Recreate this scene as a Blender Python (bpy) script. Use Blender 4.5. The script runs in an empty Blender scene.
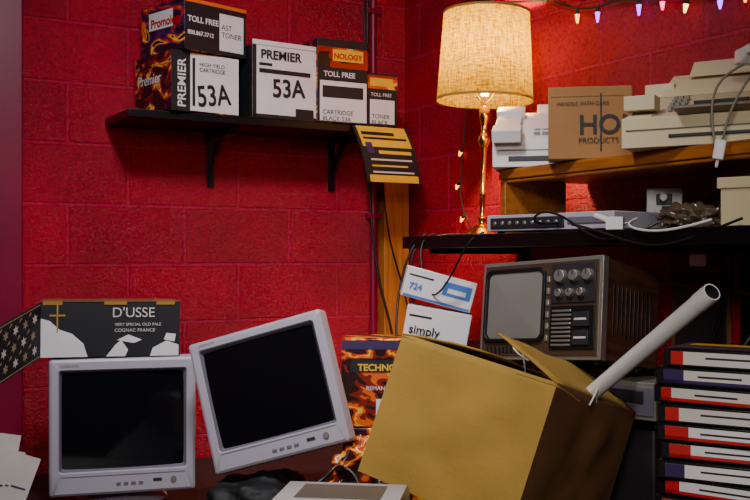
import bpy, bmesh, math, random
from mathutils import Vector, Matrix, noise
random.seed(7)
R=math.radians
scn=bpy.context.scene
COL=scn.collection
def lin(c):
    c=c/255.0
    return c/12.92 if c<=0.04045 else ((c+0.055)/1.055)**2.4
def C(r,g,b): return (lin(r),lin(g),lin(b),1)

# ---------------------------------------------------------------- materials
def mat(name,col,rough=.5,metal=0,var=0,vs=12,bump=0,bs=60,emit=0,coat=0,col2=None):
    m=bpy.data.materials.new(name); m.use_nodes=True
    nt=m.node_tree; N=nt.nodes; L=nt.links
    p=N['Principled BSDF']
    p.inputs['Base Color'].default_value=col
    p.inputs['Roughness'].default_value=rough
    p.inputs['Metallic'].default_value=metal
    p.inputs['Coat Weight'].default_value=coat
    tc=N.new('ShaderNodeTexCoord')
    if var or col2:
        n=N.new('ShaderNodeTexNoise'); n.inputs['Scale'].default_value=vs; n.inputs['Detail'].default_value=6
        L.new(tc.outputs['Object'],n.inputs['Vector'])
        r=N.new('ShaderNodeValToRGB'); r.color_ramp.elements[0].position=.3; r.color_ramp.elements[1].position=.7
        c2=col2 if col2 else tuple(col[i]*(1-var) for i in range(3))+(1,)
        r.color_ramp.elements[0].color=c2; r.color_ramp.elements[1].color=col
        L.new(n.outputs['Fac'],r.inputs['Fac']); L.new(r.outputs['Color'],p.inputs['Base Color'])
    if bump:
        n2=N.new('ShaderNodeTexNoise'); n2.inputs['Scale'].default_value=bs; n2.inputs['Detail'].default_value=4
        L.new(tc.outputs['Object'],n2.inputs['Vector'])
        b=N.new('ShaderNodeBump'); b.inputs['Strength'].default_value=bump; b.inputs['Distance'].default_value=.003
        L.new(n2.outputs['Fac'],b.inputs['Height']); L.new(b.outputs['Normal'],p.inputs['Normal'])
    if emit:
        p.inputs['Emission Color'].default_value=col; p.inputs['Emission Strength'].default_value=emit
    return m

def wall_mat(name,axis,phase):
    m=bpy.data.materials.new(name); m.use_nodes=True
    nt=m.node_tree; N=nt.nodes; L=nt.links; p=N['Principled BSDF']
    tc=N.new('ShaderNodeTexCoord'); s=N.new('ShaderNodeSeparateXYZ'); L.new(tc.outputs['Object'],s.inputs[0])
    a=N.new('ShaderNodeMath'); a.operation='ADD'; a.inputs[1].default_value=phase; L.new(s.outputs[axis],a.inputs[0])
    b=N.new('ShaderNodeMath'); b.operation='ADD'; b.inputs[1].default_value=-1.526+.2032*20; L.new(s.outputs['Z'],b.inputs[0])
    c=N.new('ShaderNodeCombineXYZ'); L.new(a.outputs[0],c.inputs[0]); L.new(b.outputs[0],c.inputs[1])
    br=N.new('ShaderNodeTexBrick'); L.new(c.outputs[0],br.inputs['Vector'])
    br.inputs['Scale'].default_value=1; br.inputs['Brick Width'].default_value=.4064; br.inputs['Row Height'].default_value=.2032
    br.inputs['Mortar Size'].default_value=.007; br.inputs['Mortar Smooth'].default_value=.3; br.inputs['Bias'].default_value=-.2
    br.inputs['Color1'].default_value=(.62,.0,.026,1); br.inputs['Color2'].default_value=(.48,.0,.024,1); br.inputs['Mortar'].default_value=(.70,.006,.055,1)
    n=N.new('ShaderNodeTexNoise'); n.inputs['Scale'].default_value=3; n.inputs['Detail'].default_value=10; n.inputs['Roughness'].default_value=.65; L.new(tc.outputs['Object'],n.inputs['Vector'])
    mx=N.new('ShaderNodeMix'); mx.data_type='RGBA'; mx.blend_type='MULTIPLY'; mx.inputs[0].default_value=.6
    L.new(br.outputs['Color'],mx.inputs[6]); 
    rr=N.new('ShaderNodeValToRGB'); rr.color_ramp.elements[0].position=.35; rr.color_ramp.elements[1].position=.65
    rr.color_ramp.elements[0].color=(.4,.4,.5,1); rr.color_ramp.elements[1].color=(1,1,1,1)
    L.new(n.outputs['Fac'],rr.inputs[0]); L.new(rr.outputs[0],mx.inputs[7])
    n3=N.new('ShaderNodeTexNoise'); n3.inputs['Scale'].default_value=85; n3.inputs['Detail'].default_value=3; n3.inputs['Roughness'].default_value=.6
    L.new(tc.outputs['Object'],n3.inputs['Vector'])
    r3=N.new('ShaderNodeValToRGB'); r3.color_ramp.elements[0].position=.38; r3.color_ramp.elements[1].position=.52
    r3.color_ramp.elements[0].color=(.35,.35,.4,1); r3.color_ramp.elements[1].color=(1,1,1,1); L.new(n3.outputs['Fac'],r3.inputs[0])
    m2=N.new('ShaderNodeMix'); m2.data_type='RGBA'; m2.blend_type='MULTIPLY'; m2.inputs[0].default_value=.65
    L.new(mx.outputs[2],m2.inputs[6]); L.new(r3.outputs[0],m2.inputs[7]); L.new(m2.outputs[2],p.inputs['Base Color'])
    p.inputs['Roughness'].default_value=.26
    n2=N.new('ShaderNodeTexNoise'); n2.inputs['Scale'].default_value=85; n2.inputs['Detail'].default_value=5; n2.inputs['Roughness'].default_value=.7
    L.new(tc.outputs['Object'],n2.inputs['Vector'])
    b1=N.new('ShaderNodeBump'); b1.inputs['Strength'].default_value=1; b1.inputs['Distance'].default_value=.012; L.new(n2.outputs['Fac'],b1.inputs['Height'])
    b2=N.new('ShaderNodeBump'); b2.invert=True; b2.inputs['Strength'].default_value=1; b2.inputs['Distance'].default_value=.02
    L.new(br.outputs['Fac'],b2.inputs['Height']); L.new(b1.outputs['Normal'],b2.inputs['Normal']); L.new(b2.outputs['Normal'],p.inputs['Normal'])
    return m

def wood_mat(name,c1,c2,axis=1,rough=.45):
    m=bpy.data.materials.new(name); m.use_nodes=True
    nt=m.node_tree; N=nt.nodes; L=nt.links; p=N['Principled BSDF']
    tc=N.new('ShaderNodeTexCoord'); mp=N.new('ShaderNodeMapping'); L.new(tc.outputs['Object'],mp.inputs[0])
    sc=[30,30,30]; sc[axis]=2; mp.inputs['Scale'].default_value=sc
    n=N.new('ShaderNodeTexNoise'); n.inputs['Scale'].default_value=1.5; n.inputs['Detail'].default_value=8; n.inputs['Distortion'].default_value=1.2
    L.new(mp.outputs[0],n.inputs['Vector'])
    r=N.new('ShaderNodeValToRGB'); r.color_ramp.elements[0].position=.3; r.color_ramp.elements[1].position=.7
    r.color_ramp.elements[0].color=c1; r.color_ramp.elements[1].color=c2
    L.new(n.outputs['Fac'],r.inputs[0]); L.new(r.outputs[0],p.inputs['Base Color']); p.inputs['Roughness'].default_value=rough
    return m

def art_mat(name,seed,stops,scale=9,dist=1.5,rough=.35):
    m=bpy.data.materials.new(name); m.use_nodes=True
    nt=m.node_tree; N=nt.nodes; L=nt.links; p=N['Principled BSDF']
    tc=N.new('ShaderNodeTexCoord'); mp=N.new('ShaderNodeMapping'); L.new(tc.outputs['Object'],mp.inputs[0])
    mp.inputs['Location'].default_value=(seed*3.1,seed*1.7,seed); mp.inputs['Rotation'].default_value=(.2,.5,.3); mp.inputs['Scale'].default_value=(1,1,2)
    n=N.new('ShaderNodeTexNoise'); n.inputs['Scale'].default_value=scale; n.inputs['Detail'].default_value=3; n.inputs['Distortion'].default_value=dist
    L.new(mp.outputs[0],n.inputs['Vector'])
    r=N.new('ShaderNodeValToRGB'); cr=r.color_ramp; cr.interpolation='CONSTANT'
    cr.elements[0].position=0; cr.elements[0].color=stops[0][1]; cr.elements[1].position=stops[1][0]; cr.elements[1].color=stops[1][1]
    for pos,c in stops[2:]:
        e=cr.elements.new(pos); e.color=c
    L.new(n.outputs['Fac'],r.inputs[0]); L.new(r.outputs[0],p.inputs['Base Color']); p.inputs['Roughness'].default_value=rough
    return m

M_black=mat('black_plastic',C(14,13,16),.4,bump=.2,bs=200)
M_blackmetal=mat('black_metal',C(16,14,18),.35,.3)
M_dark=mat('dark_grey',C(38,35,40),.5,var=.2)
M_grey=mat('monitor_plastic',C(172,164,176),.42,var=.06,vs=5,bump=.08,bs=400)
M_grey2=mat('monitor_bezel_dark',C(105,98,110),.5)
M_glass=mat('crt_glass',C(12,12,17),.12,coat=.4)
M_tvglass=mat('tv_glass',C(120,114,110),.15,coat=.6)
M_silver=mat('silver',C(165,158,150),.35,.7)
M_tvface=mat('tv_face',C(84,64,48),.4,.4)
M_card=mat('cardboard',C(180,140,58),.8,var=.2,vs=7,bump=.3,bs=120)
M_card2=mat('cardboard_brown',C(122,80,42),.8,var=.25,vs=6,bump=.25,bs=120)
M_card3=mat('cardboard_kraft',C(160,112,62),.8,var=.2,vs=6,bump=.25,bs=120)
M_tape=mat('packing_tape',C(160,116,46),.35)
M_white=mat('white_print',C(222,216,218),.6,var=.08)
M_paper=mat('paper',C(205,195,190),.7,var=.1)
M_tan=mat('tan_print',C(150,128,100),.6)
M_beige=mat('beige_plastic',C(206,190,150),.45,var=.06,vs=4)
M_beige2=mat('beige_plastic_dark',C(120,112,98),.5)
M_offw=mat('offwhite_plastic',C(215,211,208),.4,var=.05)
M_tube=mat('white_tube',C(240,238,235),.35)
M_ink=mat('ink_black',C(16,14,22),.6)
M_red=mat('print_red',C(180,18,24),.5)
M_yel=mat('print_yellow',C(225,175,30),.5)
M_blue=mat('print_blue',C(60,110,180),.5)
M_purp=mat('print_purple',C(50,30,80),.5)
M_orange=mat('print_orange',C(210,100,24),.5)
M_brass=mat('brass',C(225,165,70),.22,1)
M_wood=wood_mat('shelf_wood',C(130,70,20),C(175,104,34),1)
M_post=wood_mat('post_wood',C(160,86,20),C(200,122,40),2,.6)
M_tvwood=wood_mat('tv_wood',C(56,34,20),C(92,58,35),1)
M_desk=wood_mat('desk_dark',C(26,20,20),C(42,33,31),0,.5)
M_red_smooth=mat('red_gloss_paint',(.24,.0,.035,1),.4,var=.25,vs=3)
M_bag=mat('clear_bag',C(95,78,60),.2,var=.4,vs=20,coat=.6)
M_blackbag=mat('black_bag',C(14,13,16),.65,bump=.6,bs=25)
DP=C(28,18,34)
M_art1=art_mat('carton_art_1',1,[(0,DP),(.46,C(60,30,80)),(.52,C(190,40,30)),(.56,C(225,120,30)),(.6,C(235,200,70)),(.64,C(40,30,50))],7)
M_art2=art_mat('carton_art_2',4,[(0,C(22,16,26)),(.5,C(120,24,30)),(.56,C(200,90,30)),(.6,C(230,190,80)),(.63,DP)],8)
M_art3=art_mat('carton_art_3',8,[(0,C(22,16,26)),(.42,C(150,24,24)),(.5,C(200,80,20)),(.54,C(225,180,60)),(.57,C(110,16,30)),(.62,C(24,18,34))],4,.8)
M_art4=art_mat('carton_art_4',5,[(0,C(40,18,20)),(.40,C(120,30,20)),(.45,C(215,95,24)),(.50,C(235,175,60)),(.54,C(190,60,24)),(.60,C(50,20,36))],6,1.2,.25)
M_redcable=mat('red_cable',C(150,20,20),.4)

# ---------------------------------------------------------------- mesh builder
class MB:
    def __init__(s,name): s.name=name; s.bm=bmesh.new(); s.mats=[]
    def mi(s,m):
        if m not in s.mats: s.mats.append(m)
        return s.mats.index(m)
    def poly(s,pts,m):
        vs=[s.bm.verts.new(p) for p in pts]; f=s.bm.faces.new(vs); f.material_index=s.mi(m); return f
    def box(s,a,b,m,M=None,fm=None):
        x0,y0,z0=a; x1,y1,z1=b
        P=[(x0,y0,z0),(x1,y0,z0),(x1,y1,z0),(x0,y1,z0),(x0,y0,z1),(x1,y0,z1),(x1,y1,z1),(x0,y1,z1)]
        P=[Vector(p) for p in P]
        if M: P=[M@p for p in P]
        V=[s.bm.verts.new(p) for p in P]
        F={'bottom':(3,2,1,0),'top':(4,5,6,7),'front':(0,1,5,4),'right':(1,2,6,5),'back':(2,3,7,6),'left':(3,0,4,7)}
        for k,i in F.items():
            f=s.bm.faces.new([V[j] for j in i]); f.material_index=s.mi((fm or {}).get(k,m))
    def loft(s,rings,m,cap0=True,cap1=True,ms=None):
        RV=[[s.bm.verts.new(p) for p in r] for r in rings]
        n=len(RV[0])
        for k in range(len(RV)-1):
            mm=s.mi(ms[k] if ms else m)
            for i in range(n):
                f=s.bm.faces.new([RV[k][i],RV[k][(i+1)%n],RV[k+1][(i+1)%n],RV[k+1][i]]); f.material_index=mm
        if cap0: f=s.bm.faces.new(RV[0][::-1]); f.material_index=s.mi(ms[0] if ms else m)
        if cap1: f=s.bm.faces.new(RV[-1]); f.material_index=s.mi(ms[-1] if ms else m)
    def cyl(s,p0,p1,r0,r1,m,n=20,caps=True):
        p0=Vector(p0);p1=Vector(p1); q=(p1-p0).to_track_quat('Z','Y')
        rs=[]
        for p,r in ((p0,r0),(p1,r1)):
            rs.append([p+q@Vector((r*math.cos(t*2*math.pi/n),r*math.sin(t*2*math.pi/n),0)) for t in range(n)])
        s.loft(rs,m,caps,caps)
    def lathe(s,prof,m,c=(0,0,0),n=36,ms=None):
        rs=[[Vector((c[0]+r*math.cos(t*2*math.pi/n),c[1]+r*math.sin(t*2*math.pi/n),c[2]+z)) for t in range(n)] for r,z in prof]
        s.loft(rs,m,True,True,ms)
    def prism(s,prof,x0,x1,m):   # profile in (y,z)
        s.loft([[(x0,y,z) for y,z in prof],[(x1,y,z) for y,z in prof]],m)
    def build(s,bevel=0,seg=2,ang=35,recalc=True):
        if recalc: bmesh.ops.recalc_face_normals(s.bm,faces=s.bm.faces)
        me=bpy.data.meshes.new(s.name); s.bm.to_mesh(me); s.bm.free()
        for m in s.mats: me.materials.append(m)
        for p in me.polygons: p.use_smooth=True
        me.set_sharp_from_angle(angle=R(ang))
        o=bpy.data.objects.new(s.name,me); COL.objects.link(o)
        if bevel:
            b=o.modifiers.new('bevel','BEVEL'); b.width=bevel; b.segments=seg; b.limit_method='ANGLE'; b.angle_limit=R(40)
        return o
def orient(y,p=0,r=0):
    return Matrix.Rotation(R(y),4,'Z')@Matrix.Rotation(R(p),4,'X')@Matrix.Rotation(R(r),4,'Y')
def place(o,wp,yaw=0,pitch=0,roll=0,lp=(0,0,0)):
    M=orient(yaw,pitch,roll); o.matrix_world=Matrix.Translation(Vector(wp)-(M@Vector(lp)))@M
    return o
def rrect(cx,cz,hw,hh,r,y,n=6):
    P=[]
    for sx,sz,a0 in ((1,1,0),(-1,1,90),(-1,-1,180),(1,-1,270)):
        for i in range(n+1):
            a=R(a0+90*i/n); P.append((cx+sx*(hw-r)+r*math.cos(a),y,cz+sz*(hh-r)+r*math.sin(a)))
    return P
def frame(w,d,h,f):
    return {'front':((-w/2,-d/2,0),(w,0,0),(0,0,h),(0,-1,0)),'left':((-w/2,d/2,0),(0,-d,0),(0,0,h),(-1,0,0)),
            'right':((w/2,-d/2,0),(0,d,0),(0,0,h),(1,0,0)),'top':((-w/2,-d/2,h),(w,0,0),(0,d,0),(0,0,1))}[f]
def decal(mb,dims,f,u0,v0,u1,v1,m,off=.0012,skew=0):
    O,U,V,Nn=[Vector(t) for t in frame(*dims,f)]
    q=[(u0,v0),(u1,v0+skew),(u1,v1+skew),(u0,v1)]
    mb.poly([O+U*a+V*b+Nn*off for a,b in q],m)
def text(parent,dims,f,u,v,s,size,m,rot=0,off=.002,sx=1,bold=0):
    O,U,V,Nn=[Vector(t) for t in frame(*dims,f)]
    c=bpy.data.curves.new('lettering','FONT'); c.body=s; c.size=size; c.offset=bold; c.extrude=.0002
    c.materials.append(m); o=bpy.data.objects.new('lettering',c); COL.objects.link(o)
    X=U.normalized();Y=V.normalized()
    M=Matrix((X,Y,Nn)).transposed().to_4x4(); M.translation=O+U*u+V*v+Nn*off
    o.parent=parent; o.matrix_local=M@Matrix.Rotation(R(rot),4,'Z')@Matrix.Diagonal((sx,1,1,1))
    return o
def cable(name,pts,r,m,parent=None,cyc=False):
    c=bpy.data.curves.new(name,'CURVE'); c.dimensions='3D'; c.bevel_depth=r; c.bevel_resolution=3; c.resolution_u=8
    sp=c.splines.new('NURBS'); sp.points.add(len(pts)-1)
    for i,p in enumerate(pts): sp.points[i].co=(*p,1)
    sp.order_u=4; sp.use_endpoint_u=True; c.materials.append(m)
    o=bpy.data.objects.new(name,c); COL.objects.link(o)
    if parent: o.parent=parent
    return o
def empty(name,loc=(0,0,0)):
    o=bpy.data.objects.new(name,None); COL.objects.link(o); o.location=loc; return o
def lump(name,c,sc,m,seed=0,amp=.25,fr=2.5,flat=True):
    bm=bmesh.new(); bmesh.ops.create_icosphere(bm,subdivisions=5,radius=1)
    for v in bm.verts:
        n=noise.noise(v.co*fr+Vector((seed,seed,seed))); n2=noise.noise(v.co*fr*3+Vector((seed,0,5)))
        v.co*=1+amp*n+amp*.4*abs(n2)
        if flat and v.co.z<-.5: v.co.z=-.5
        v.co=Vector((v.co.x*sc[0],v.co.y*sc[1],(v.co.z+.5)*sc[2]))
    me=bpy.data.meshes.new(name); bm.to_mesh(me); bm.free(); me.materials.append(m)
    for p in me.polygons: p.use_smooth=True
    o=bpy.data.objects.new(name,me); COL.objects.link(o); o.location=c; return o

# ---------------------------------------------------------------- room shell
FL=-0.1; CE=2.95
def slab(name,a,b,m):
    mb=MB(name); mb.box(a,b,m); return mb.build()
WB=wall_mat('red_block_back','X',1.12+.2032+.4064*20)
WR=wall_mat('red_block_right','Y',.11+.4064*20)
slab('wall_back',(-3.4,0,FL),(.15,.15,CE),WB)
slab('wall_right',(0,-5,FL),(.15,0,CE),WR)
slab('wall_left',(-3.55,-5,FL),(-3.4,.15,CE),WR)
slab('wall_front',(-3.55,-5.15,FL),(.15,-5,CE),WB)
slab('floor',(-3.55,-5.15,FL-.1),(.15,.15,FL),mat('concrete',C(60,56,56),.7,var=.3,vs=4,bump=.3,bs=40))
slab('ceiling',(-3.55,-5.15,CE),(.15,.15,CE+.1),mat('ceiling_paint',C(50,42,44),.8,var=.1))
mb=MB('trim_1'); mb.box((-1.80,-.05,FL),(-1.475,0,CE),M_red_smooth); mb.build(.006)

mb=MB('timber_post'); mb.box((-.125,-.05,FL),(-.012,-.002,1.79),M_post); mb.build(.003)
mb=MB('wall_conduit'); mb.cyl((-.155,-.014,FL),(-.155,-.014,CE),.012,.012,M_red_smooth)
for z in (.9,1.5,2.3): mb.box((-.185,-.03,z),(-.125,0,z+.02),M_red_smooth)
mb.build(.001)
cable('power_cord',[(-.185,-.012,2.9),(-.18,-.02,2.3),(-.19,-.012,1.9),(-.17,-.02,1.5),(-.15,-.05,1.2),(-.08,-.09,1.0),(-.12,-.12,.7)],.005,M_black)
cable('power_cord',[(-.21,-.012,2.9),(-.205,-.012,2.0),(-.135,-.07,1.7),(-.135,-.07,1.4),(-.02,-.06,1.2),(-.0,-.1,.9)],.0035,M_black)

# ---------------------------------------------------------------- wall shelf
SZ=1.82
mb=MB('wall_shelf')
mb.box((-1.2,-.285,SZ-.026),(-.19,0,SZ),M_blackmetal)
for x in (-.823,-.335):
    mb.box((x-.012,-.012,SZ-.22),(x+.012,0,SZ-.026),M_blackmetal)
    mb.box((x-.012,-.24,SZ-.038),(x+.012,0,SZ-.026),M_blackmetal)
    pr=[]
    for i in range(9):
        t=i/8*math.pi/2
        pr.append((-.012-.17*(1-math.cos(t)),SZ-.2+.165*math.sin(t)))
    for i in range(8):
        (y0,z0),(y1,z1)=pr[i],pr[i+1]
        mb.box((x-.004,min(y0,y1)-.004,z0-.004),(x+.004,max(y0,y1)+.004,z1+.004),M_blackmetal)
mb.build(.002)

def carton(name,w,d,h,base,fm=None,decs=(),bevel=.003,flap=None):
    mb=MB(name); mb.box((-w/2,-d/2,0),(w/2,d/2,h),base,fm=fm)
    dm=(w,d,h)
    for dd in decs: decal(mb,dm,*dd)
    decal(mb,dm,'top',0,.47,1,.53,M_tape,.001)
    if flap: flap(mb)
    return mb.build(bevel),dm

ZS=SZ+.002
o,dm=carton('toner_carton',.255,.25,.195,M_art2,None,[('front',.0,.0,.27,1,M_ink,.0012),('front',.27,.02,.99,.98,M_white,.0012),('front',.3,.1,.34,.9,M_ink,.002)])
place(o,(-.965,-.16,ZS),10)
text(o,dm,'front',.2,.06,'PREMIER',.042,M_white,90,.003,bold=.0006)
text(o,dm,'front',.38,.1,'53A',.095,M_ink,8,.003,.8,.0016)
text(o,dm,'front',.4,.78,'HIGH YIELD\nCARTRIDGE',.018,M_ink,0,.003)
text(o,dm,'left',.1,.5,'Premier',.05,M_white,0,.003)
o,dm=carton('toner_carton',.25,.25,.165,M_art1,None,[('front',.0,.0,1,1,M_ink,.0012),('front',.55,.08,.95,.82,M_white,.002),('front',.0,.93,1,1,M_orange,.002),('left',.2,.5,.75,.85,M_white,.0015,)])
place(o,(-.945,-.17,ZS+.197),16)
text(o,dm,'front',.04,.55,'TOLL FREE',.026,M_white,0,.003,bold=.0006)
text(o,dm,'front',.04,.3,'800.867.3712',.019,M_white,0,.003,bold=.0004)
text(o,dm,'front',.58,.5,'AST\nTONER',.025,M_ink,0,.003)
text(o,dm,'left',.25,.55,'Promology',.04,M_red,0,.003,bold=.001)
def fl(mb):
    mb.box((-.125,-.128,.245),(.125,-.124,.262),M_white)
o,dm=carton('toner_carton',.25,.25,.245,M_white,{'left':M_ink,'top':M_card2},[('front',0,.0,.06,1,M_ink,.0012),('front',.0,.0,1,.05,M_ink,.0012),('front',.66,.04,.95,.16,M_ink,.002),('front',.1,.62,.9,.68,M_ink,.0015),('front',.1,.72,.3,.76,M_ink,.0015)],flap=fl)
place(o,(-.665,-.155,ZS),4)
text(o,dm,'front',.12,.82,'PREMIER',.042,M_ink,0,.003,bold=.0012)
text(o,dm,'front',.3,.3,'53A',.085,M_ink,3,.003,.9,.0018)
o,dm=carton('toner_carton',.2,.26,.295,M_art1,{'front':M_ink},[('front',.05,.02,.97,.5,M_white,.0015),('front',.1,.3,.9,.44,M_ink,.0025),('front',.0,.66,1,.9,M_art3,.0013),('front',.3,.74,.9,.88,M_yel,.002)])
place(o,(-.43,-.155,ZS),-2)
text(o,dm,'front',.12,.55,'TOLL FREE',.026,M_white,0,.003,bold=.0005)
text(o,dm,'front',.32,.77,'NOLOGY',.026,M_red,0,.003,bold=.001)
text(o,dm,'front',.1,.1,'CARTRIDGE\nBLACK 53A',.022,M_ink,0,.003)
o,dm=carton('toner_carton',.125,.22,.195,M_art1,{'front':M_ink},[('front',.1,.05,.9,.5,M_white,.0015),('front',.0,.7,1,.95,M_art3,.0013),('front',.1,.75,.85,.9,M_yel,.002)])
place(o,(-.262,-.165,ZS),-3)
text(o,dm,'front',.12,.56,'TOLL FREE',.018,M_white,0,.003)
text(o,dm,'front',.15,.15,'TONER\nBLACK',.022,M_ink,0,.003)
w,h=.225,.2
mb=MB('flattened_carton')
rs=[]
for i in range(9):
    t=i/8
    z=h*(1-t); y=-.02*math.sin(t*3)-.03*t; x=.045*t
    rs.append([(-w/2+x,y,z),(w/2+x,y,z),(w/2+x,y+.006,z),(-w/2+x,y+.006,z)])
mb.loft(rs,M_ink)
def fp(u,v,off=.003):
    t=1-v; return (-w/2+.045*t+u*w,-.02*math.sin(t*3)-.03*t-off,h*v)
def fq(u0,v0,u1,v1,m,off=.003): mb.poly([fp(u0,v0,off),fp(u1,v0,off),fp(u1,v1,off),fp(u0,v1,off)],m)
for k in range(8):
    if k>=5 or k==0: fq(.05,k/8,.95,(k+1)/8-.0,M_yel,.003)
fq(.1,.76,.9,.8,M_ink,.004); fq(.1,.84,.7,.9,M_ink,.004); fq(.3,.5,.9,.56,M_yel,.004); fq(.1,.5,.22,.7,M_purp,.004)
for k in range(3): fq(.12,.16+k*.11,.88-.1*(k%2),.19+k*.11,M_yel if k%2 else M_paper,.004)
o=mb.build(); place(o,(-.292,-.297,SZ-.203),0)

# ---------------------------------------------------------------- right side shelving
BZ=1.41
mb=MB('black_shelf')
mb.box((-.45,-2.6,BZ-.022),(-.004,-.728,BZ),M_blackmetal)
mb.box((-.456,-2.6,BZ-.034),(-.444,-.722,BZ+.004),M_blackmetal)
mb.box((-.45,-.734,BZ-.034),(-.004,-.722,BZ+.004),M_blackmetal)
for i in range(40):
    y=-.76-i*.045; mb.box((-.44,y-.004,BZ-.03),(-.01,y+.004,BZ-.022),M_blackmetal)
for y in (-.80,-1.7,-2.5):
    mb.box((-.05,y-.015,.9),(-.015,y+.015,BZ-.02),M_blackmetal)
    mb.box((-.40,y-.01,BZ-.05),(-.02,y+.01,BZ-.03),M_blackmetal)
mb.build(.002)
WZ=1.604
mb=MB('wooden_shelf')
mb.box((-.335,-2.5,WZ-.030),(-.004,-1.06,WZ),M_wood)
mb.box((-.33,-1.085,BZ+.005),(-.1,-1.062,WZ-.031),M_wood)
mb.box((-.33,-2.5,BZ+.005),(-.1,-2.475,WZ-.031),M_wood)
mb.box((-.33,-2.47,WZ-.04),(-.312,-1.09,WZ-.031),M_wood)
mb.build(.003)

# ---------------------------------------------------------------- table lamp
LX,LY=-.22,-.821
lamp=empty('table_lamp',(LX,LY,BZ+.003))
mb=MB('lamp_stem')
prof=[(.056,0),(.057,.006),(.054,.012),(.046,.016),(.040,.024),(.026,.032),(.016,.040),(.011,.05),(.013,.056),(.018,.060),(.013,.065),(.009,.072),(.0085,.13),(.013,.136),(.0085,.142),(.0085,.28),(.012,.288),(.018,.300),(.019,.312),(.014,.325),(.009,.335),(.010,.36),(.014,.372),(.017,.380),(.017,.41),(.012,.415),(.004,.42),(.003,.45)]
mb.lathe(prof,M_brass); s=mb.build(ang=50); s.parent=lamp
def shade_mat():
    m=bpy.data.materials.new('burlap_shade'); m.use_nodes=True; nt=m.node_tree;N=nt.nodes;L=nt.links
    N.remove(N['Principled BSDF']); out=N['Material Output']
    tc=N.new('ShaderNodeTexCoord'); mp=N.new('ShaderNodeMapping'); mp.inputs['Scale'].default_value=(45,45,220); L.new(tc.outputs['Object'],mp.inputs[0])
    n=N.new('ShaderNodeTexNoise'); n.inputs['Scale'].default_value=1; n.inputs['Detail'].default_value=4; L.new(mp.outputs[0],n.inputs['Vector'])
    mp2=N.new('ShaderNodeMapping'); mp2.inputs['Scale'].default_value=(220,220,22); L.new(tc.outputs['Object'],mp2.inputs[0])
    n2=N.new('ShaderNodeTexNoise'); n2.inputs['Scale'].default_value=1; n2.inputs['Detail'].default_value=4; L.new(mp2.outputs[0],n2.inputs['Vector'])
    ad=N.new('ShaderNodeMath'); ad.operation='ADD'; L.new(n.outputs[0],ad.inputs[0]); L.new(n2.outputs[0],ad.inputs[1])
    r=N.new('ShaderNodeValToRGB'); r.color_ramp.elements[0].position=.36; r.color_ramp.elements[1].position=.62
    hf=N.new('ShaderNodeMath'); hf.operation='MULTIPLY'; hf.inputs[1].default_value=.5; L.new(ad.outputs[0],hf.inputs[0]); L.new(hf.outputs[0],r.inputs[0])
    r.color_ramp.elements[0].color=(.045,.022,.0,1); r.color_ramp.elements[1].color=(.165,.108,.0,1)
    d=N.new('ShaderNodeBsdfDiffuse'); t=N.new('ShaderNodeBsdfTranslucent'); L.new(r.outputs[0],d.inputs[0]); L.new(r.outputs[0],t.inputs[0])
    mx=N.new('ShaderNodeMixShader'); mx.inputs[0].default_value=.45; L.new(d.outputs[0],mx.inputs[1]); L.new(t.outputs[0],mx.inputs[2]); L.new(mx.outputs[0],out.inputs[0])
    return m
M_shade=shade_mat(); M_trim=mat('shade_trim',C(150,105,40),.8)
mb=MB('lamp_shade')
n=64; z0,z1=.432,.716; r0,r1=.153,.136
def ring(r,z): return [(r*math.cos(t*2*math.pi/n),r*math.sin(t*2*math.pi/n),z) for t in range(n)]
mb.loft([ring(r0,z0),ring(r1,z1)],M_shade,False,False)
mb.loft([ring(r0+.0015,z0),ring(r0+.001,z0+.008)],M_trim,False,False)
mb.loft([ring(r1+.001,z1-.008),ring(r1+.0015,z1)],M_trim,False,False)
for a in range(3):
    t=a*2*math.pi/3+.4; mb.cyl((0,0,z1-.02),(r1*math.cos(t),r1*math.sin(t),z1-.004),.0015,.0015,M_brass,8)
mb.cyl((0,0,z1-.03),(0,0,z1+.02),.006,.004,M_brass,12)
s=mb.build(ang=60); s.parent=lamp
harp=[(0,0,.42),(.045,0,.46),(.055,0,.55),(.04,0,.65),(0,0,.695),(-.04,0,.65),(-.055,0,.55),(-.045,0,.46),(0,0,.42)]
cable('harp',harp,.0018,M_brass,lamp)
M_bulb=mat('bulb_glow',(1,.62,.25,1),.5,emit=40)
mb=MB('light_bulb'); mb.lathe([(.012,.45),(.014,.47),(.026,.5),(.03,.52),(.026,.545),(.014,.56),(.002,.564)],M_bulb); s=mb.build(ang=80); s.parent=lamp
lamp.rotation_euler=(0,R(1.2),R(-20))
ld=bpy.data.lights.new('lamp_light','POINT'); ld.energy=60; ld.color=(1,.62,.30); ld.shadow_soft_size=.035
lo=bpy.data.objects.new('lamp_light',ld); COL.objects.link(lo); lo.parent=lamp; lo.location=(0,0,.60)
cable('lamp_cord',[(LX-.04,LY-.03,BZ+.01),(LX-.12,LY,BZ+.012),(-.46,-.79,BZ+.005),(-.47,-.79,1.3),(-.462,-.8,1.2),(-.48,-.82,1.1),(-.5,-.9,1.05)],.0035,M_black)

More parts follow.
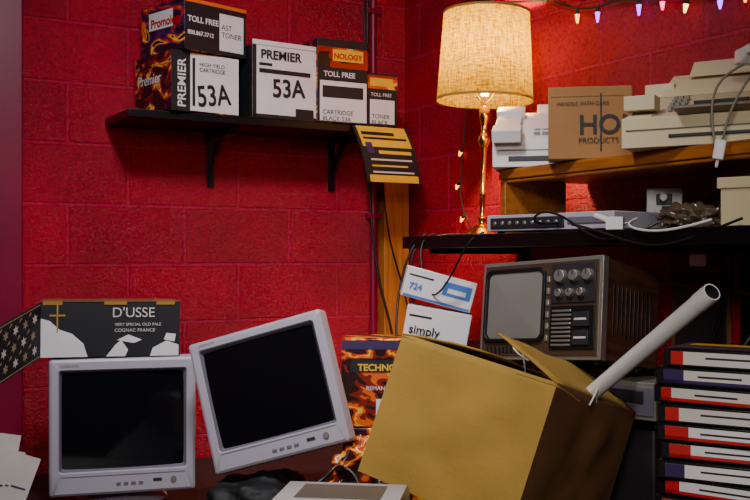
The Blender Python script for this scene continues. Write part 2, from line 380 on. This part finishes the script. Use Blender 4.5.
# ---------------------------------------------------------------- string lights
sl=empty('string_lights')
M_wire=mat('green_wire',C(20,30,24),.5)
WP=[(-.02,-.30,2.35),(-.02,-.55,2.24),(-.02,-.68,2.215),(-.02,-.82,2.19),(-.02,-.94,2.165),(-.02,-1.03,2.115),(-.02,-1.13,2.10),(-.02,-1.22,2.105),(-.02,-1.32,2.08),(-.02,-1.40,2.07),(-.02,-1.48,2.05),(-.02,-1.60,2.03),(-.02,-1.75,2.03),(-.02,-2.1,2.10)]
cable('wire_1',WP,.003,M_wire,sl)
cable('wire_2',[(p[0]-.006,p[1]-.01,p[2]+.010*math.sin(i*2)) for i,p in enumerate(WP)],.0025,M_wire,sl)
W2=[(-.02,-.55,2.24),(-.015,-.45,1.95),(-.015,-.43,1.75),(-.015,-.40,1.6),(-.015,-.42,1.5),(-.015,-.5,1.44)]
cable('wire_3',W2,.0025,M_wire,sl)
cols={'purple':(.3,.02,1,1),'amber':(1,.28,.0,1),'warm':(1,.6,.15,1),'pink':(1,.02,.2,1)}
BM={k:mat('led_'+k,v,.4,emit=6) for k,v in cols.items()}
def led(p,k,dr=-.03,lean=0):
    mb=MB('led_bulb'); mb.cyl(p,(p[0],p[1]+lean*.5,p[2]+dr*.4),.006,.006,M_wire,10)
    q=(p[0],p[1]+lean*.5,p[2]+dr*.4)
    e=(p[0],p[1]+lean,p[2]+dr*1.15); mb.cyl(q,e,.0075,.003,BM[k],12); o=mb.build(); o.parent=sl
for y,z,k,dr,le in [(-.66,2.215,'purple',-.025,.01),(-.90,2.17,'warm',.02,-.02),(-1.05,2.11,'amber',-.035,0),(-1.14,2.10,'purple',-.04,.0),(-1.31,2.085,'purple',-.04,.0),(-1.40,2.07,'pink',-.03,.0),(-1.49,2.045,'warm',-.03,.01),(-1.60,2.03,'purple',-.03,0),(-1.68,2.03,'amber',-.03,0)]:
    led((-.026,y,z),k,dr,le)
for y,z,k in [(-.43,1.74,'amber'),(-.41,1.62,'amber'),(-.44,1.5,'amber')]: led((-.022,y,z),k,-.02,.02)

# ---------------------------------------------------------------- things on the wooden shelf
mb=MB('fax_telephone')
mb.prism([(-.12,0),(.12,0),(.12,.165),(.08,.18),(-.04,.13),(-.12,.075)],-.145,.145,M_offw)
T20=Matrix.Rotation(R(22),4,'X')
mb.box((-.138,-.12,.13),(-.068,.10,.152),M_offw,T20)
mb.box((-.143,-.125,.120),(-.062,-.065,.155),M_offw,T20)
mb.box((-.143,.06,.125),(-.062,.12,.163),M_offw,T20)
for i in range(4):
    for j in range(3): mb.box((-.03+.024*j,-.098+.026*i,.083+.0125*i),(-.012+.024*j,-.082+.026*i,.101+.0125*i),M_beige2)
mb.box((.055,-.09,.09),(.12,-.02,.115),M_dark,Matrix.Rotation(R(6),4,'X'))
mb.box((-.03,.07,.16),(.13,.075,.23),M_paper,Matrix.Rotation(R(-12),4,'X'))
mb.box((-.1,-.122,.015),(.1,-.119,.03),M_dark); mb.box((-.13,-.1215,.045),(.13,-.119,.049),M_beige2)
o=mb.build(.006,3); place(o,(-.20,-1.11,WZ+.002),-42)
pts=[]
for i in range(110):
    t=i/109; a=t*2*math.pi*17
    pts.append((-.322+.012*t+.007*math.cos(a),-1.03+.007*math.sin(a),WZ+.09-.09*math.sin(t*math.pi)))
cable('coiled_phone_cord',pts,.0018,M_offw)
o,dm=carton('shipping_carton',.215,.10,.19,M_card3,{'left':M_card},[('front',.62,.1,.64,.9,M_ink,.0012),('front',.03,.86,.9,.865,M_ink,.0012)])  # left face in lighter card, the lit side painted in
place(o,(-.28,-1.385,WZ+.002),-40)
text(o,dm,'front',.36,.35,'HOM',.07,M_ink,0,.003,bold=.001)
text(o,dm,'front',.36,.22,'PRODUCTS',.02,M_ink,0,.003)
text(o,dm,'front',.1,.74,'HANDLE WITH CARE',.014,M_ink,0,.003)
mb=MB('beige_fax_machine')
mb.prism([(-.15,0),(.15,0),(.15,.12),(.13,.135),(.02,.14),(-.08,.088),(-.15,.07)],-.19,.19,M_beige)
mb.prism([(-.145,.071),(-.08,.09),(-.075,.094),(-.10,.10),(-.19,.085),(-.19,.08)],-.06,.17,M_beige2)
mb.prism([(.02,.141),(.14,.137),(.17,.205),(.155,.215),(.05,.165)],-.14,.16,M_beige)
mb.prism([(.10,.20),(.105,.20),(.165,.245),(.16,.248)],-.09,.12,M_beige)
mb.box((-.18,-.12,.08),(-.122,.12,.108),M_beige,Matrix.Rotation(R(14),4,'X'))
mb.box((-.188,-.14,.09),(-.115,-.085,.125),M_beige); mb.box((-.188,.05,.145),(-.115,.11,.18),M_beige)
mb.box((-.08,-.154,.02),(.17,-.148,.028),M_dark); mb.box((-.18,-.1535,.04),(.18,-.1505,.043),M_beige2)
for i in range(4):
    for j in range(3): mb.box((-.10+.014*j,-.08+.02*i,.09+.0105*i),(-.09+.014*j,-.068+.02*i,.104+.0105*i),M_beige2)
mb.box((-.04,-.06,.10),(.08,-.02,.122),M_dark,Matrix.Rotation(R(8),4,'X'))
o=mb.build(.006,3); place(o,(-.19,-1.735,WZ+.002),-60)
mb=MB('telephone_handset')
mb.loft([[(p[0],y,p[2]+z) for p in rrect(0,0,w_,hh_,.006,0)] for y,z,w_,hh_ in [(-.1,0,.018,.012),(-.095,.0,.026,.018),(-.06,.006,.026,.018),(-.045,.02,.018,.012),(0,.028,.016,.011),(.045,.02,.018,.012),(.06,.006,.026,.018),(.095,0,.026,.018),(.1,0,.018,.012)]],M_offw)
o=mb.build(.001); place(o,(-.24,-1.90,WZ+.19),-30,12,0)
cable('telephone_cord',[(-.26,-1.87,WZ+.18),(-.3,-1.86,WZ+.16),(-.345,-1.85,WZ+.12),(-.35,-1.86,WZ+.03),(-.36,-1.88,WZ-.03),(-.36,-1.90,WZ-.0),(-.35,-1.91,WZ+.08),(-.3,-1.93,WZ+.15)],.003,M_beige2)
mb=MB('cord_plug'); mb.box((-.012,-.01,-.022),(.012,.01,.022),M_offw); mb.cyl((0,0,-.022),(0,0,-.04),.004,.003,M_offw,10); o=mb.build(.003); place(o,(-.362,-1.89,WZ-.02),-50,0,10)

# ---------------------------------------------------------------- on the black shelf
BT=BZ+.005
mb=MB('cable_box')
mb.box((-.215,-.10,.006),(.215,.10,.05),M_grey)
mb.box((-.20,-.104,.012),(.06,-.099,.042),M_dark); mb.box((.07,-.104,.02),(.2,-.099,.038),M_grey2)
for i in range(9): mb.cyl((-.18+.027*i,-.103,.027),(-.18+.027*i,-.108,.027),.006,.006,M_silver,12)
for x in(-.18,.18):
    for y in(-.08,.08): mb.cyl((x,y,0),(x,y,.006),.01,.01,M_black,10)
o=mb.build(.006,3); place(o,(-.30,-1.335,BT),-80)
mb=MB('power_adapter'); mb.box((-.045,-.03,0),(.045,.03,.115),M_offw); mb.box((-.02,-.034,.07),(.02,-.03,.1),M_dark); mb.cyl((0,-.03,.09),(0,-.06,.09),.012,.010,M_offw,14)
o=mb.build(.005,3); place(o,(-.12,-1.50,BT),-50)
mb=MB('adapter_plug'); mb.box((-.02,-.02,0),(.02,.02,.03),M_offw); mb.cyl((-.01,0,.02),(-.05,0,.035),.009,.007,M_offw,12); mb.cyl((.02,-.008,.015),(.04,-.008,.015),.003,.003,M_silver,8); mb.cyl((.02,.008,.015),(.04,.008,.015),.003,.003,M_silver,8)
o=mb.build(.004,3); place(o,(-.42,-1.63,BT),-50)
for (x,y,h,r,m) in [(-.09,-1.66,.12,.022,M_ink),(-.08,-1.74,.14,.02,M_black)]:
    mb=MB('bottle'); mb.lathe([(r*.9,0),(r,.006),(r,h*.62),(r*.8,h*.72),(r*.4,h*.8),(r*.4,h*.95),(r*.48,h*.95),(r*.48,h)],m,ms=[m]*5+[M_paper,M_paper]); o=mb.build(.0); place(o,(x,y,BT))
lump('plastic_bag',(-.32,-1.77,BT+.001),(.05,.07,.035),M_bag,3,.5,3)
mb=MB('beige_storage_box'); mb.box((-.11,-.09,0),(.11,.09,.085),M_beige); mb.box((-.116,-.096,.08),(.116,.096,.104),M_beige); mb.box((-.03,-.1,.07),(.03,-.095,.095),M_beige2)
o=mb.build(.005,3); place(o,(-.28,-2.0,BT),-70)
mb=MB('printer_cartridge'); mb.box((-.04,-.02,0),(.04,.02,.03),M_black); mb.box((-.05,-.025,.02),(.0,.025,.06),M_dark); mb.box((-.02,-.026,.03),(.02,-.024,.05),M_paper)
o=mb.build(.003); place(o,(-.22,-1.66,BT),-60)
cable('black_cable',[(-.40,-1.4,BZ+.03),(-.46,-1.36,BZ+.02),(-.48,-1.4,BZ+.06),(-.47,-1.5,BZ+.05),(-.47,-1.62,BZ-.03),(-.46,-1.7,BZ-.02),(-.4,-1.75,BZ+.02)],.003,M_black)
cable('black_cable',[(-.44,-1.5,BZ+.02),(-.48,-1.62,BZ+.01),(-.48,-1.8,BZ-.06),(-.46,-1.9,BZ-.02),(-.42,-2.0,BZ+.02)],.003,M_black)
# more loose leads hanging off the shelf edge
cable('black_cable',[(-.42,-.85,BZ+.01),(-.47,-.84,BZ+.0),(-.475,-.86,BZ-.10),(-.50,-.95,BZ-.20),(-.49,-1.05,BZ-.12),(-.47,-1.1,BZ+.0),(-.43,-1.12,BZ+.01)],.003,M_black)
cable('black_cable',[(-.42,-.80,BZ+.01),(-.47,-.79,BZ-.02),(-.49,-.76,BZ-.15),(-.53,-.80,BZ-.26),(-.56,-.86,BZ-.36),(-.60,-.98,BZ-.42)],.0035,M_black)
cable('white_cable',[(-.40,-1.68,BZ+.03),(-.47,-1.70,BZ+.015),(-.475,-1.78,BZ-.01),(-.47,-1.88,BZ+.0),(-.42,-1.92,BZ+.02)],.003,M_offw)

# wall things below the black shelf
mb=MB('clipboard'); mb.box((-.006,-.10,0),(0,.10,.27),M_card2); mb.box((-.009,-.09,.02),(-.006,.085,.24),M_dark); mb.box((-.014,-.03,.235),(-.006,.03,.268),M_silver); mb.cyl((-.012,0,.262),(-.006,0,.262),.008,.008,M_silver)
o=mb.build(.002); place(o,(-.006,-1.52,1.09))
cable('red_cable',[(-.02,-1.1,1.3),(-.06,-1.2,1.31),(-.05,-1.35,1.29),(-.03,-1.5,1.27),(-.06,-1.7,1.28),(-.03,-1.9,1.2)],.005,M_redcable)
cable('black_cable',[(-.3,-2.1,1.36),(-.4,-2.0,1.2),(-.45,-1.95,1.05),(-.4,-1.9,1.0),(-.35,-1.95,1.15),(-.3,-2.05,1.36)],.006,M_black)
cable('black_cable',[(-.03,-1.6,1.38),(-.1,-1.7,1.2),(-.2,-1.75,1.1),(-.3,-1.6,1.0)],.005,M_black)

# ---------------------------------------------------------------- desks
DZ=.65
def desk(name,x0,y0,x1,y1):
    mb=MB(name); mb.box((x0,y0,DZ-.035),(x1,y1,DZ),M_desk)
    for x in (x0+.04,x1-.09):
        for y in (y0+.04,y1-.09): mb.box((x,y,FL),(x+.05,y+.05,DZ-.035),M_blackmetal)
    mb.box((x0+.06,y0+.05,DZ-.11),(x1-.06,y0+.07,DZ-.035),M_blackmetal)
    return mb.build(.004)
desk('desk',-2.0,-1.1,-.13,-.07)
desk('desk',-1.5,-2.9,-.06,-1.105)

# ---------------------------------------------------------------- CRT monitors
def crt(name,W,H,sw,sh,sz,D,foot=0):
    e=empty(name)
    cz=H/2; scz=sz+sh/2
    mb=MB('housing')
    rings=[rrect(0,cz+.02,W*.24,H*.24,.03,D),rrect(0,cz+.015,W*.28,H*.30,.03,D-.01),rrect(0,cz+.01,W*.33,H*.36,.03,D*.6),rrect(0,cz+.005,W*.45,H*.46,.025,D*.3),
           rrect(0,cz,W*.475,H*.482,.02,.075),rrect(0,cz,W*.475,H*.482,.010,.062),rrect(0,cz,W/2,H/2,.009,.058),rrect(0,cz,W/2,H/2,.009,.012),rrect(0,cz,W/2-.003,H/2-.003,.008,.004),rrect(0,cz,W/2-.009,H/2-.009,.007,0),
           rrect(0,scz,sw/2+.010,sh/2+.010,.010,.0),rrect(0,scz,sw/2+.007,sh/2+.007,.008,.004),rrect(0,scz,sw/2,sh/2,.006,.016)]
    ms=[M_grey]*11+[M_grey2]
    mb.loft(rings,M_grey,True,False,ms)
    zc=(sz-.01)/2+.004
    mb.box((-W*.42,-.0012,zc+.018),(W*.42,.002,zc+.0195),M_grey2)
    for i in range(4): mb.box((-.02+.020*i,-.003,zc-.008),(-.008+.020*i,.003,zc-.002),M_grey2)
    mb.cyl((W*.34,-.004,zc),(W*.34,.004,zc),.008,.008,M_silver,20); mb.box((W*.2,-.0015,zc-.004),(W*.26,.002,zc+.004),M_dark)
    for i in range(14):
        x=-.12+i*.018; mb.box((x,D*.36,H*.92),(x+.006,D*.55,H*.925),M_dark)
    b=mb.build(.0,ang=30); b.parent=e
    mb=MB('tube_screen'); n=16; g=[]
    for j in range(n+1):
        row=[]
        for i in range(n+1):
            a=-1+2*i/n; b2=-1+2*j/n
            row.append(mb.bm.verts.new((a*(sw/2+.001),.0165-.010*(1-.5*a*a-.5*b2*b2),scz+b2*(sh/2+.001))))
        g.append(row)
    k=mb.mi(M_glass)
    for j in range(n):
        for i in range(n):
            f=mb.bm.faces.new([g[j][i],g[j][i+1],g[j+1][i+1],g[j+1][i]]); f.material_index=k
    s=mb.build(ang=80); s.parent=e
    if foot:
        mb=MB('swivel_foot'); mb.lathe([(.125,0),(.128,.008),(.11,.018),(.07,.028),(.065,foot)],M_grey,(0,.14,-foot)); s=mb.build(ang=50); s.parent=e
    t=bpy.data.curves.new('badge','FONT'); t.body='COMPUTER'; t.size=.009; t.materials.append(M_grey2)
    to=bpy.data.objects.new('badge',t); COL.objects.link(to); to.parent=e; to.location=(-W*.42,-.002,sz+sh+.018); to.rotation_euler=(R(90),0,0)
    return e
m1=crt('crt_monitor',.395,.375,.325,.262,.073,.40,.045)
place(m1,(-1.327,-.676,.698),-14)
m2=crt('crt_monitor',.375,.350,.307,.255,.062,.32,0)
place(m2,(-1.05,-1.018,1.0),-42,-8,-16,(0,0,.175))

# liquor carton on monitor 1
mb=MB('liquor_carton'); w,d,h=.37,.2,.15; dm=(w,d,h)
mb.box((-w/2,-d/2,0),(w/2,d/2,h),M_ink,fm={'top':M_card2})
decal(mb,dm,'front',0,.0,.14,1,M_ink); decal(mb,dm,'front',.11,.45,.12,.95,M_card,.0028); decal(mb,dm,'front',.06,.74,.17,.77,M_card,.0028)
def shape(pts,m,off=.002):
    O,U,V,Nn=[Vector(t) for t in frame(*dm,'front')]
    mb.poly([O+U*a+V*b+Nn*off for a,b in pts],m)
shape([(.0,.0),(.33,.0),(.30,.24),(.22,.42),(.13,.5),(.06,.66),(.0,.7)],M_white)
shape([(.46,.0),(.60,.0),(.62,.12),(.57,.3),(.53,.22)],M_white); shape([(.54,.3),(.66,.24),(.72,.3),(.62,.4)],M_white)
shape([(.78,.0),(.99,.0),(.99,.2),(.9,.28),(.8,.15)],M_white); shape([(.88,.3),(.96,.26),(.97,.4),(.9,.42)],M_white)
A=Vector((-w/2,-d/2,h));B=Vector((-w/2,-d/2,0))
off=Vector((-.10,-.17,-.055))
mb.loft([[A,B,B+Vector((.002,.003,0)),A+Vector((.002,.003,0))],[A+off,B+off,B+off+Vector((.003,.002,0)),A+off+Vector((.003,.002,0))]],M_ink)
nf=(A-B).cross(off).normalized()
if nf.y>0: nf=-nf
def fpt(u,v): return B+(A-B)*v+off*u+nf*.002
def fpoly(pts,m): mb.poly([fpt(*p) for p in pts],m)
for i in range(4):
    for j in range(3):
        u=.16+.22*i+.04*(j%2); v=.2+.28*j; s_=.07
        P=[(u+s_*(1 if k%2 else .45)*math.cos(k*math.pi/6),v+s_*1.4*(1 if k%2 else .45)*math.sin(k*math.pi/6)) for k in range(12)]
        fpoly(P,M_tan if (i+j)%2 else M_paper)
        fpoly([(u+.08,v+.13),(u+.15,v+.09),(u+.13,v+.14),(u+.09,v+.17)],M_tan)
fpoly([(.03,.03),(.97,.03),(.97,.05),(.03,.05)],M_tan); fpoly([(.03,.95),(.97,.95),(.97,.97),(.03,.97)],M_tan)
mb.box((-w/2,-d/2-.002,h),(w/2,-d/2+.001,h+.004),M_card2); 
for x,l in ((-.18,.05),(-.02,.06),(.12,.05)): mb.box((x,-d/2-.0025,h-.008),(x+l,-d/2+.1,h+.0015),M_tape)
o=mb.build(0); place(o,(-1.335,-.565,.698+.379),-13,0,.6)
text(o,dm,'front',.50,.72,"D'USSE",.038,M_paper,0,.003)
text(o,dm,'front',.52,.56,"VERY SPECIAL OLD PALE",.0115,M_paper,0,.003)
text(o,dm,'front',.52,.45,"COGNAC FRANCE",.013,M_paper,0,.003)

# loose papers at far left
mb=MB('loose_papers')
for i in range(12):
    a=R(-30+i*6+random.uniform(-3,3)); M=Matrix.Translation((0.007*i,-.01*i,0.002))@Matrix.Rotation(R(-10),4,'Z')@Matrix.Rotation(a*.5,4,'Y')@Matrix.Rotation(R(-8),4,'X')
    mb.box((-.05,0,0.01),(.0,.0015,.22+random.uniform(-.04,.03)),M_paper,M)
    mb.box((-.045,-.001,.12),(-.01,0,.124),M_purp,M); 
o=mb.build(); place(o,(-1.72,-.78,DZ+.02),-10)

# cartons behind monitor 2
o,dm=carton('cartridge_carton',.23,.17,.225,M_art4,None,[])
place(o,(-.655,-.945,DZ+.001),-30)
o,dm=carton('cartridge_carton',.23,.16,.245,M_art4,{'left':M_purp},[('front',.42,.0,.78,.32,M_white,.002),('front',.0,.88,1,.98,M_purp,.0015),('front',.12,.62,1,.76,M_ink,.002),('front',.47,.2,.7,.22,M_ink,.003)])
place(o,(-.655,-.945,DZ+.228),-33,0,0)
text(o,dm,'front',.2,.64,'TECHNOLOGY',.026,M_yel,0,.004,bold=.0008)
text(o,dm,'front',.3,.42,'REMANUFACTURED',.016,M_white,0,.004)
text(o,dm,'front',.45,.06,'BLACK\nTONER',.02,M_ink,0,.004)

# pile between monitors
lump('black_backpack',(-1.04,-.97,DZ),(.15,.10,.085),M_blackbag,2,.35,1.8)
lump('black_backpack',(-.97,-1.30,DZ),(.14,.10,.08),M_blackbag,6,.4,2)
lump('snack_bag',(-.83,-1.17,DZ),(.11,.06,.15),M_art4,4,.35,4)
cable('black_cable',[(-1.2,-1.2,DZ+.02),(-1.1,-1.25,DZ+.12),(-1.0,-1.3,DZ+.18),(-.95,-1.2,DZ+.2),(-.9,-1.3,DZ+.15),(-1.0,-1.38,DZ+.05)],.005,M_black)

# beige printer at bottom
mb=MB('beige_printer')
mb.prism([(-.14,0),(.14,0),(.14,.24),(.09,.262),(-.06,.262),(-.14,.21)],-.115,.115,M_offw)
mb.box((-.08,-.04,.261),(.08,.07,.263),M_beige2); mb.box((-.10,-.144,.05),(.10,-.139,.12),M_dark); mb.box((-.09,-.16,.05),(.09,-.14,.06),M_offw)
mb.box((.06,-.11,.215),(.1,-.09,.235),M_beige2)
o=mb.build(.01,3); place(o,(-1.235,-1.77,DZ),-38)

# ---------------------------------------------------------------- big cardboard box
w,d,h=.36,.50,.30; dm=(w,d,h)
mb=MB('cardboard_box')
bm=mb.bm; mi=mb.mi(M_card); mi2=mb.mi(M_card2)
NX=18
def panel(O,U,V,Nn,m,amp=.02):
    g=[]
    for j in range(NX+1):
        row=[]
        for i in range(NX+1):
            a=i/NX;b=j/NX; p=Vector(O)+Vector(U)*a+Vector(V)*b
            e=math.sin(a*math.pi)*math.sin(b*math.pi)
            p+=Vector(Nn)*(amp*e*noise.noise(p*9)+.005*e*noise.noise(p*30)+.004*e)
            row.append(bm.verts.new(p))
        g.append(row)
    for j in range(NX):
        for i in range(NX):
            f=bm.faces.new([g[j][i],g[j][i+1],g[j+1][i+1],g[j+1][i]]); f.material_index=m
for f,m in (('front',mi),('left',mi),('right',mi2)):  # right panel in browner card: its shaded side put into the colour
    panel(*frame(w,d,h,f),m)
panel((w/2,d/2,0),(-w,0,0),(0,0,h),(0,1,0),mi); panel((-w/2,d/2,0),(w,0,0),(0,-d,0),(0,0,-1),mi)
bmesh.ops.remove_doubles(bm,verts=bm.verts,dist=.0005)
def sflap(e0,e1,dirv,k=.012):
    e0=Vector(e0);e1=Vector(e1);dv=Vector(dirv)
    g=[[bm.verts.new(e0.lerp(e1,i/8)+dv*(j/6)+Vector((0,0,k*math.sin(j/6*1.6)*(1+.5*noise.noise(Vector((i*.5,j*.4,3))))))) for i in range(9)] for j in range(7)]
    for j in range(6):
        for i in range(8):
            f=bm.faces.new([g[j][i],g[j][i+1],g[j+1][i+1],g[j+1][i]]); f.material_index=mi
sflap((-w/2,-d/2,h),(-w/2,d/2,h),(w/2-.004,0,.004))
sflap((w/2,d/2,h),(w/2,-d/2,h),(-w/2+.03,0,.040),.018)
sflap((-w/2,-d/2,h-.004),(w/2,-d/2,h-.004),(0,.17,-.03))
sflap((-w/2,d/2,h-.004),(w/2,d/2,h-.004),(0,-.17,-.02))
o=mb.build(0,ang=50)
so=o.modifiers.new('th','SOLIDIFY'); so.thickness=.004
place(o,(-1.003,-1.615,1.190),-62,-14,13,(-w/2,-d/2,h))
M=o.matrix_world.copy()
mb=MB('plastic_crate'); 
for z in (0,.03,.06): mb.box((-.12,-.12,z),(.12,.12,z+.015),M_dark)
for x in(-.12,.10):
    for y in(-.12,.10): mb.box((x,y,0),(x+.02,y+.02,.075),M_dark)
o=mb.build(.002); place(o,(-.80,-1.74,DZ),-58)
cable('white_wire',[M@Vector((.0,-.0,h)),M@Vector((-.01,-.02,h+.05)),M@Vector((-.03,-.05,h+.07)),M@Vector((-.02,-.07,h+.04)),M@Vector((.02,-.05,h+.03))],.002,M_offw)
cable('white_wire',[M@Vector((w/2,-.02,h-.01)),M@Vector((w/2+.0,-.05,h+.035)),M@Vector((w/2+.02,-.08,h+.02)),M@Vector((w/2+.01,-.08,h-.02))],.002,M_offw)

# ---------------------------------------------------------------- portable TV
w,h,d=.345,.235,.25
mb=MB('portable_television')
mb.box((-w/2,0.012,0),(w/2,d,h),M_tvwood)
mb.box((-w/2-.003,0,-.003),(w/2+.003,.022,h+.003),M_silver)
mb.box((-w/2+.006,-.004,.006),(w/2-.006,.001,h-.006),M_tvface)
sx0,sx1,sz0,sz1=-w/2+.022,.012,.048,h-.026
cx=(sx0+sx1)/2; cz=(sz0+sz1)/2; hw=(sx1-sx0)/2; hh=(sz1-sz0)/2
mb.loft([rrect(cx,cz,hw+.010,hh+.010,.02,-.004),rrect(cx,cz,hw+.010,hh+.010,.02,-.012),rrect(cx,cz,hw+.003,hh+.003,.018,-.013),rrect(cx,cz,hw,hh,.016,-.006)],M_black,False,False)
mb.loft([rrect(cx,cz,hw*k,hh*k,.016*k,-.006-.008*(1-k*k)) for k in (1,.85,.65,.4,.15)],M_tvglass,False,True)
mb.box((.038,-.008,h*.55),(w/2-.012,-.003,h-.012),M_dark); mb.box((.038,-.008,.02),(w/2-.012,-.003,h*.52),M_black)
for x,z,r in ((.066,h*.82,.017),(.104,h*.82,.015),(.141,h*.82,.015),(.064,h*.65,.011),(.094,h*.65,.011),(.124,h*.65,.011)):
    mb.cyl((x,-.006,z),(x,-.02,z),r,r*.85,M_silver,20); mb.box((x-.0015,-.022,z),(x+.0015,-.019,z+r*.8),M_dark)
for i in range(9): mb.box((.045,-.011,.028+.010*i),(.098,-.007,.033+.010*i),M_silver)
for j in range(2): mb.box((.105,-.013,.03+.043*j),(.148,-.006,.064+.043*j),M_dark); mb.box((.110,-.015,.044+.043*j),(.143,-.012,.049+.043*j),M_paper)
for i in range(6): mb.box((.024,-.008,.04+.028*i),(.032,-.003,.055+.028*i),M_silver)
for i in range(10): mb.box((w/2-.001,.05+.018*i,h*.25),(w/2+.001,.056+.018*i,h*.75),M_black)
for i in range(12): mb.box((-w/2+.024+.012*i,-.0065,.012),(-w/2+.031+.012*i,-.004,.028),M_black)
mb.cyl((-.09,.1,h),(-.09,.1,h+.008),.012,.012,M_silver,16)
for x in(-w/2+.03,w/2-.03):
    for y in(.04,d-.04): mb.cyl((x,y,-.012),(x,y,0),.01,.012,M_black,12)
o=mb.build(.003); place(o,(-.505,-1.68,1.352),-76,-10,-4,(w/2,0,h))
mb=MB('desktop_computer'); mb.box((-.17,-.16,0),(.17,.16,.09),M_beige2); mb.box((-.165,-.163,.01),(.165,-.158,.08),M_grey2); mb.box((.03,-.167,.04),(.14,-.16,.07),M_dark); mb.box((-.13,-.167,.03),(-.1,-.16,.05),M_dark)
o=mb.build(.005,3); place(o,(-.27,-1.50,.965),-72)
mb=MB('storage_tote'); mb.box((-.15,-.14,0),(.15,.14,.29),M_dark); mb.box((-.16,-.15,.285),(.16,.15,.313),M_black); mb.box((-.05,-.155,.2),(.05,-.14,.23),M_black)
o=mb.build(.006,3); place(o,(-.24,-1.48,DZ),-72)
mb=MB('cardboard_bin'); mb.box((-.10,-.11,0),(.10,.11,.295),M_card2); mb.box((-.103,-.113,.25),(.103,.113,.265),M_tape); o=mb.build(.003); place(o,(-.25,-1.93,DZ),-62)
lump('plastic_bag',(-.26,-1.90,DZ+.296),(.08,.07,.06),M_offw,9,.5,3)

# ---------------------------------------------------------------- poster tube
def tube(name,p0,p1,r,m,m2):
    mb=MB(name); p0=Vector(p0);p1=Vector(p1); q=(p1-p0).to_track_quat('Z','Y'); L=(p1-p0).length; n=32
    def rg(rr,z): return [p0+q@Vector((rr*math.cos(t*2*math.pi/n),rr*math.sin(t*2*math.pi/n),z)) for t in range(n)]
    mb.loft([rg(r*.8,0),rg(r,0.0),rg(r,L),rg(r*.86,L),rg(r*.84,L-.02)],m,True,True,[m,m,m,m2,m2])
    mb.loft([rg(r*1.06,L-.04),rg(r*1.06,L-.004)],m,False,False)
    return mb.build(ang=50)
p0=Vector((-.655,-1.79,1.05)); p1=Vector((-.718,-2.183,1.289))
tube('poster_tube',p0,p1,.0165,M_tube,M_dark)

# ---------------------------------------------------------------- white boxes & tower near corner
mb=MB('computer_tower'); mb.box((-.13,-.17,0),(.13,.17,.425),M_dark); mb.box((-.125,-.176,.01),(.125,-.169,.415),M_black)
for i in range(3): mb.box((-.09,-.18,.27+.045*i),(.09,-.175,.305+.045*i),M_dark)
mb.cyl((.0,-.176,.2),(0,-.182,.2),.012,.012,M_silver)
for i in range(8): mb.box((-.08,-.178,.05+.012*i),(.08,-.175,.055+.012*i),M_dark)
o=mb.build(.006,3); place(o,(-.33,-.80,DZ),-35)
def wbox(w,d,h,txt,ts,wp,yaw,roll,blue):
    decs=[('front',.02,.02,.98,.10,M_blue if blue else M_paper,.0012),('front',.05,.72,.4,.77,M_ink,.0012)]
    if blue: decs+=[('front',.55,.35,.95,.8,M_blue,.0012),('front',.62,.45,.88,.6,M_white,.002)]
    o,dm=carton('software_box',w,d,h,M_white,None,decs)
    place(o,wp,yaw,0,roll); text(o,dm,'front',.08,.3,txt,ts,M_ink if not blue else M_blue,0,.003,bold=.0005); return o
wbox(.19,.14,.115,'simply',.036,(-.46,-.905,1.083),-34,10,False)
wbox(.21,.13,.09,'724',.026,(-.455,-.90,1.212),-30,15,True)

# ---------------------------------------------------------------- VHS stack
vs=empty('vhs_tape_stack',(-.960,-2.44,DZ))
nt_=22
for k in range(nt_):
    mb=MB('tape_%d'%(k+1)); L,Dp,T=.187,.103,.0252
    top=k==nt_-1
    mb.box((-L/2,-Dp/2,0),(L/2,Dp/2,T),M_black)
    dm=(L,Dp,T); c1=random.choice([M_paper,M_white,M_white]); c2=M_red if k%5 else M_purp
    decal(mb,dm,'front',.06,.14,.94,.86,c1,.0008)
    decal(mb,dm,'front',.06,.14,.14+random.random()*.12,.86,c2,.0012)
    if k%3: decal(mb,dm,'front',.06,.14,.94,.32,c2,.0012)
    decal(mb,dm,'front',.32,.5,.6+random.random()*.25,.6,M_ink,.0016)
    decal(mb,dm,'left',.1,.2,.5,.8,M_dark,.0008)
    if top:
        decal(mb,dm,'top',.02,.05,.98,.95,M_purp,.001); decal(mb,dm,'top',.1,.5,.6,.8,M_yel,.002)
    else:
        decal(mb,dm,'top',.2,.2,.8,.75,M_white,.0008)
    o=mb.build(.0015); o.parent=vs
    o.location=(random.uniform(-.007,.007),random.uniform(-.007,.007),k*.0260); o.rotation_euler=(0,0,R(random.uniform(-5,5)))
vs.rotation_euler=(0,0,R(-64))

# ---------------------------------------------------------------- lights
def area(name,loc,size,e,col,tgt,spread=180):
    l=bpy.data.lights.new(name,'AREA'); l.energy=e; l.size=size; l.color=col; l.spread=R(spread)
    o=bpy.data.objects.new(name,l); COL.objects.link(o); o.location=loc
    o.rotation_euler=(Vector(tgt)-Vector(loc)).to_track_quat('-Z','Y').to_euler(); return o
area('ceiling_light',(-1.6,-2.0,2.85),.3,14,(.95,.95,1),(-.75,-.45,1.1),90)
area('fill_light',(-2.7,-4.0,2.3),.5,8,(1,.94,.88),(-.7,-1.9,1.0),75)  # added soft fill from behind the camera, no fixture modelled there
w=bpy.data.worlds.new('room_ambient'); w.use_nodes=True; scn.world=w
w.node_tree.nodes['Background'].inputs[0].default_value=(.5,.45,.6,1); w.node_tree.nodes['Background'].inputs[1].default_value=.02

# ---------------------------------------------------------------- camera
cd=bpy.data.cameras.new('camera'); cd.sensor_width=36; cd.lens=48; cd.shift_y=7/750; cd.clip_start=.05
co=bpy.data.objects.new('camera',cd); COL.objects.link(co); co.location=(-2.104,-3.404,1.35); co.rotation_euler=(R(90),0,R(-30))
scn.camera=co
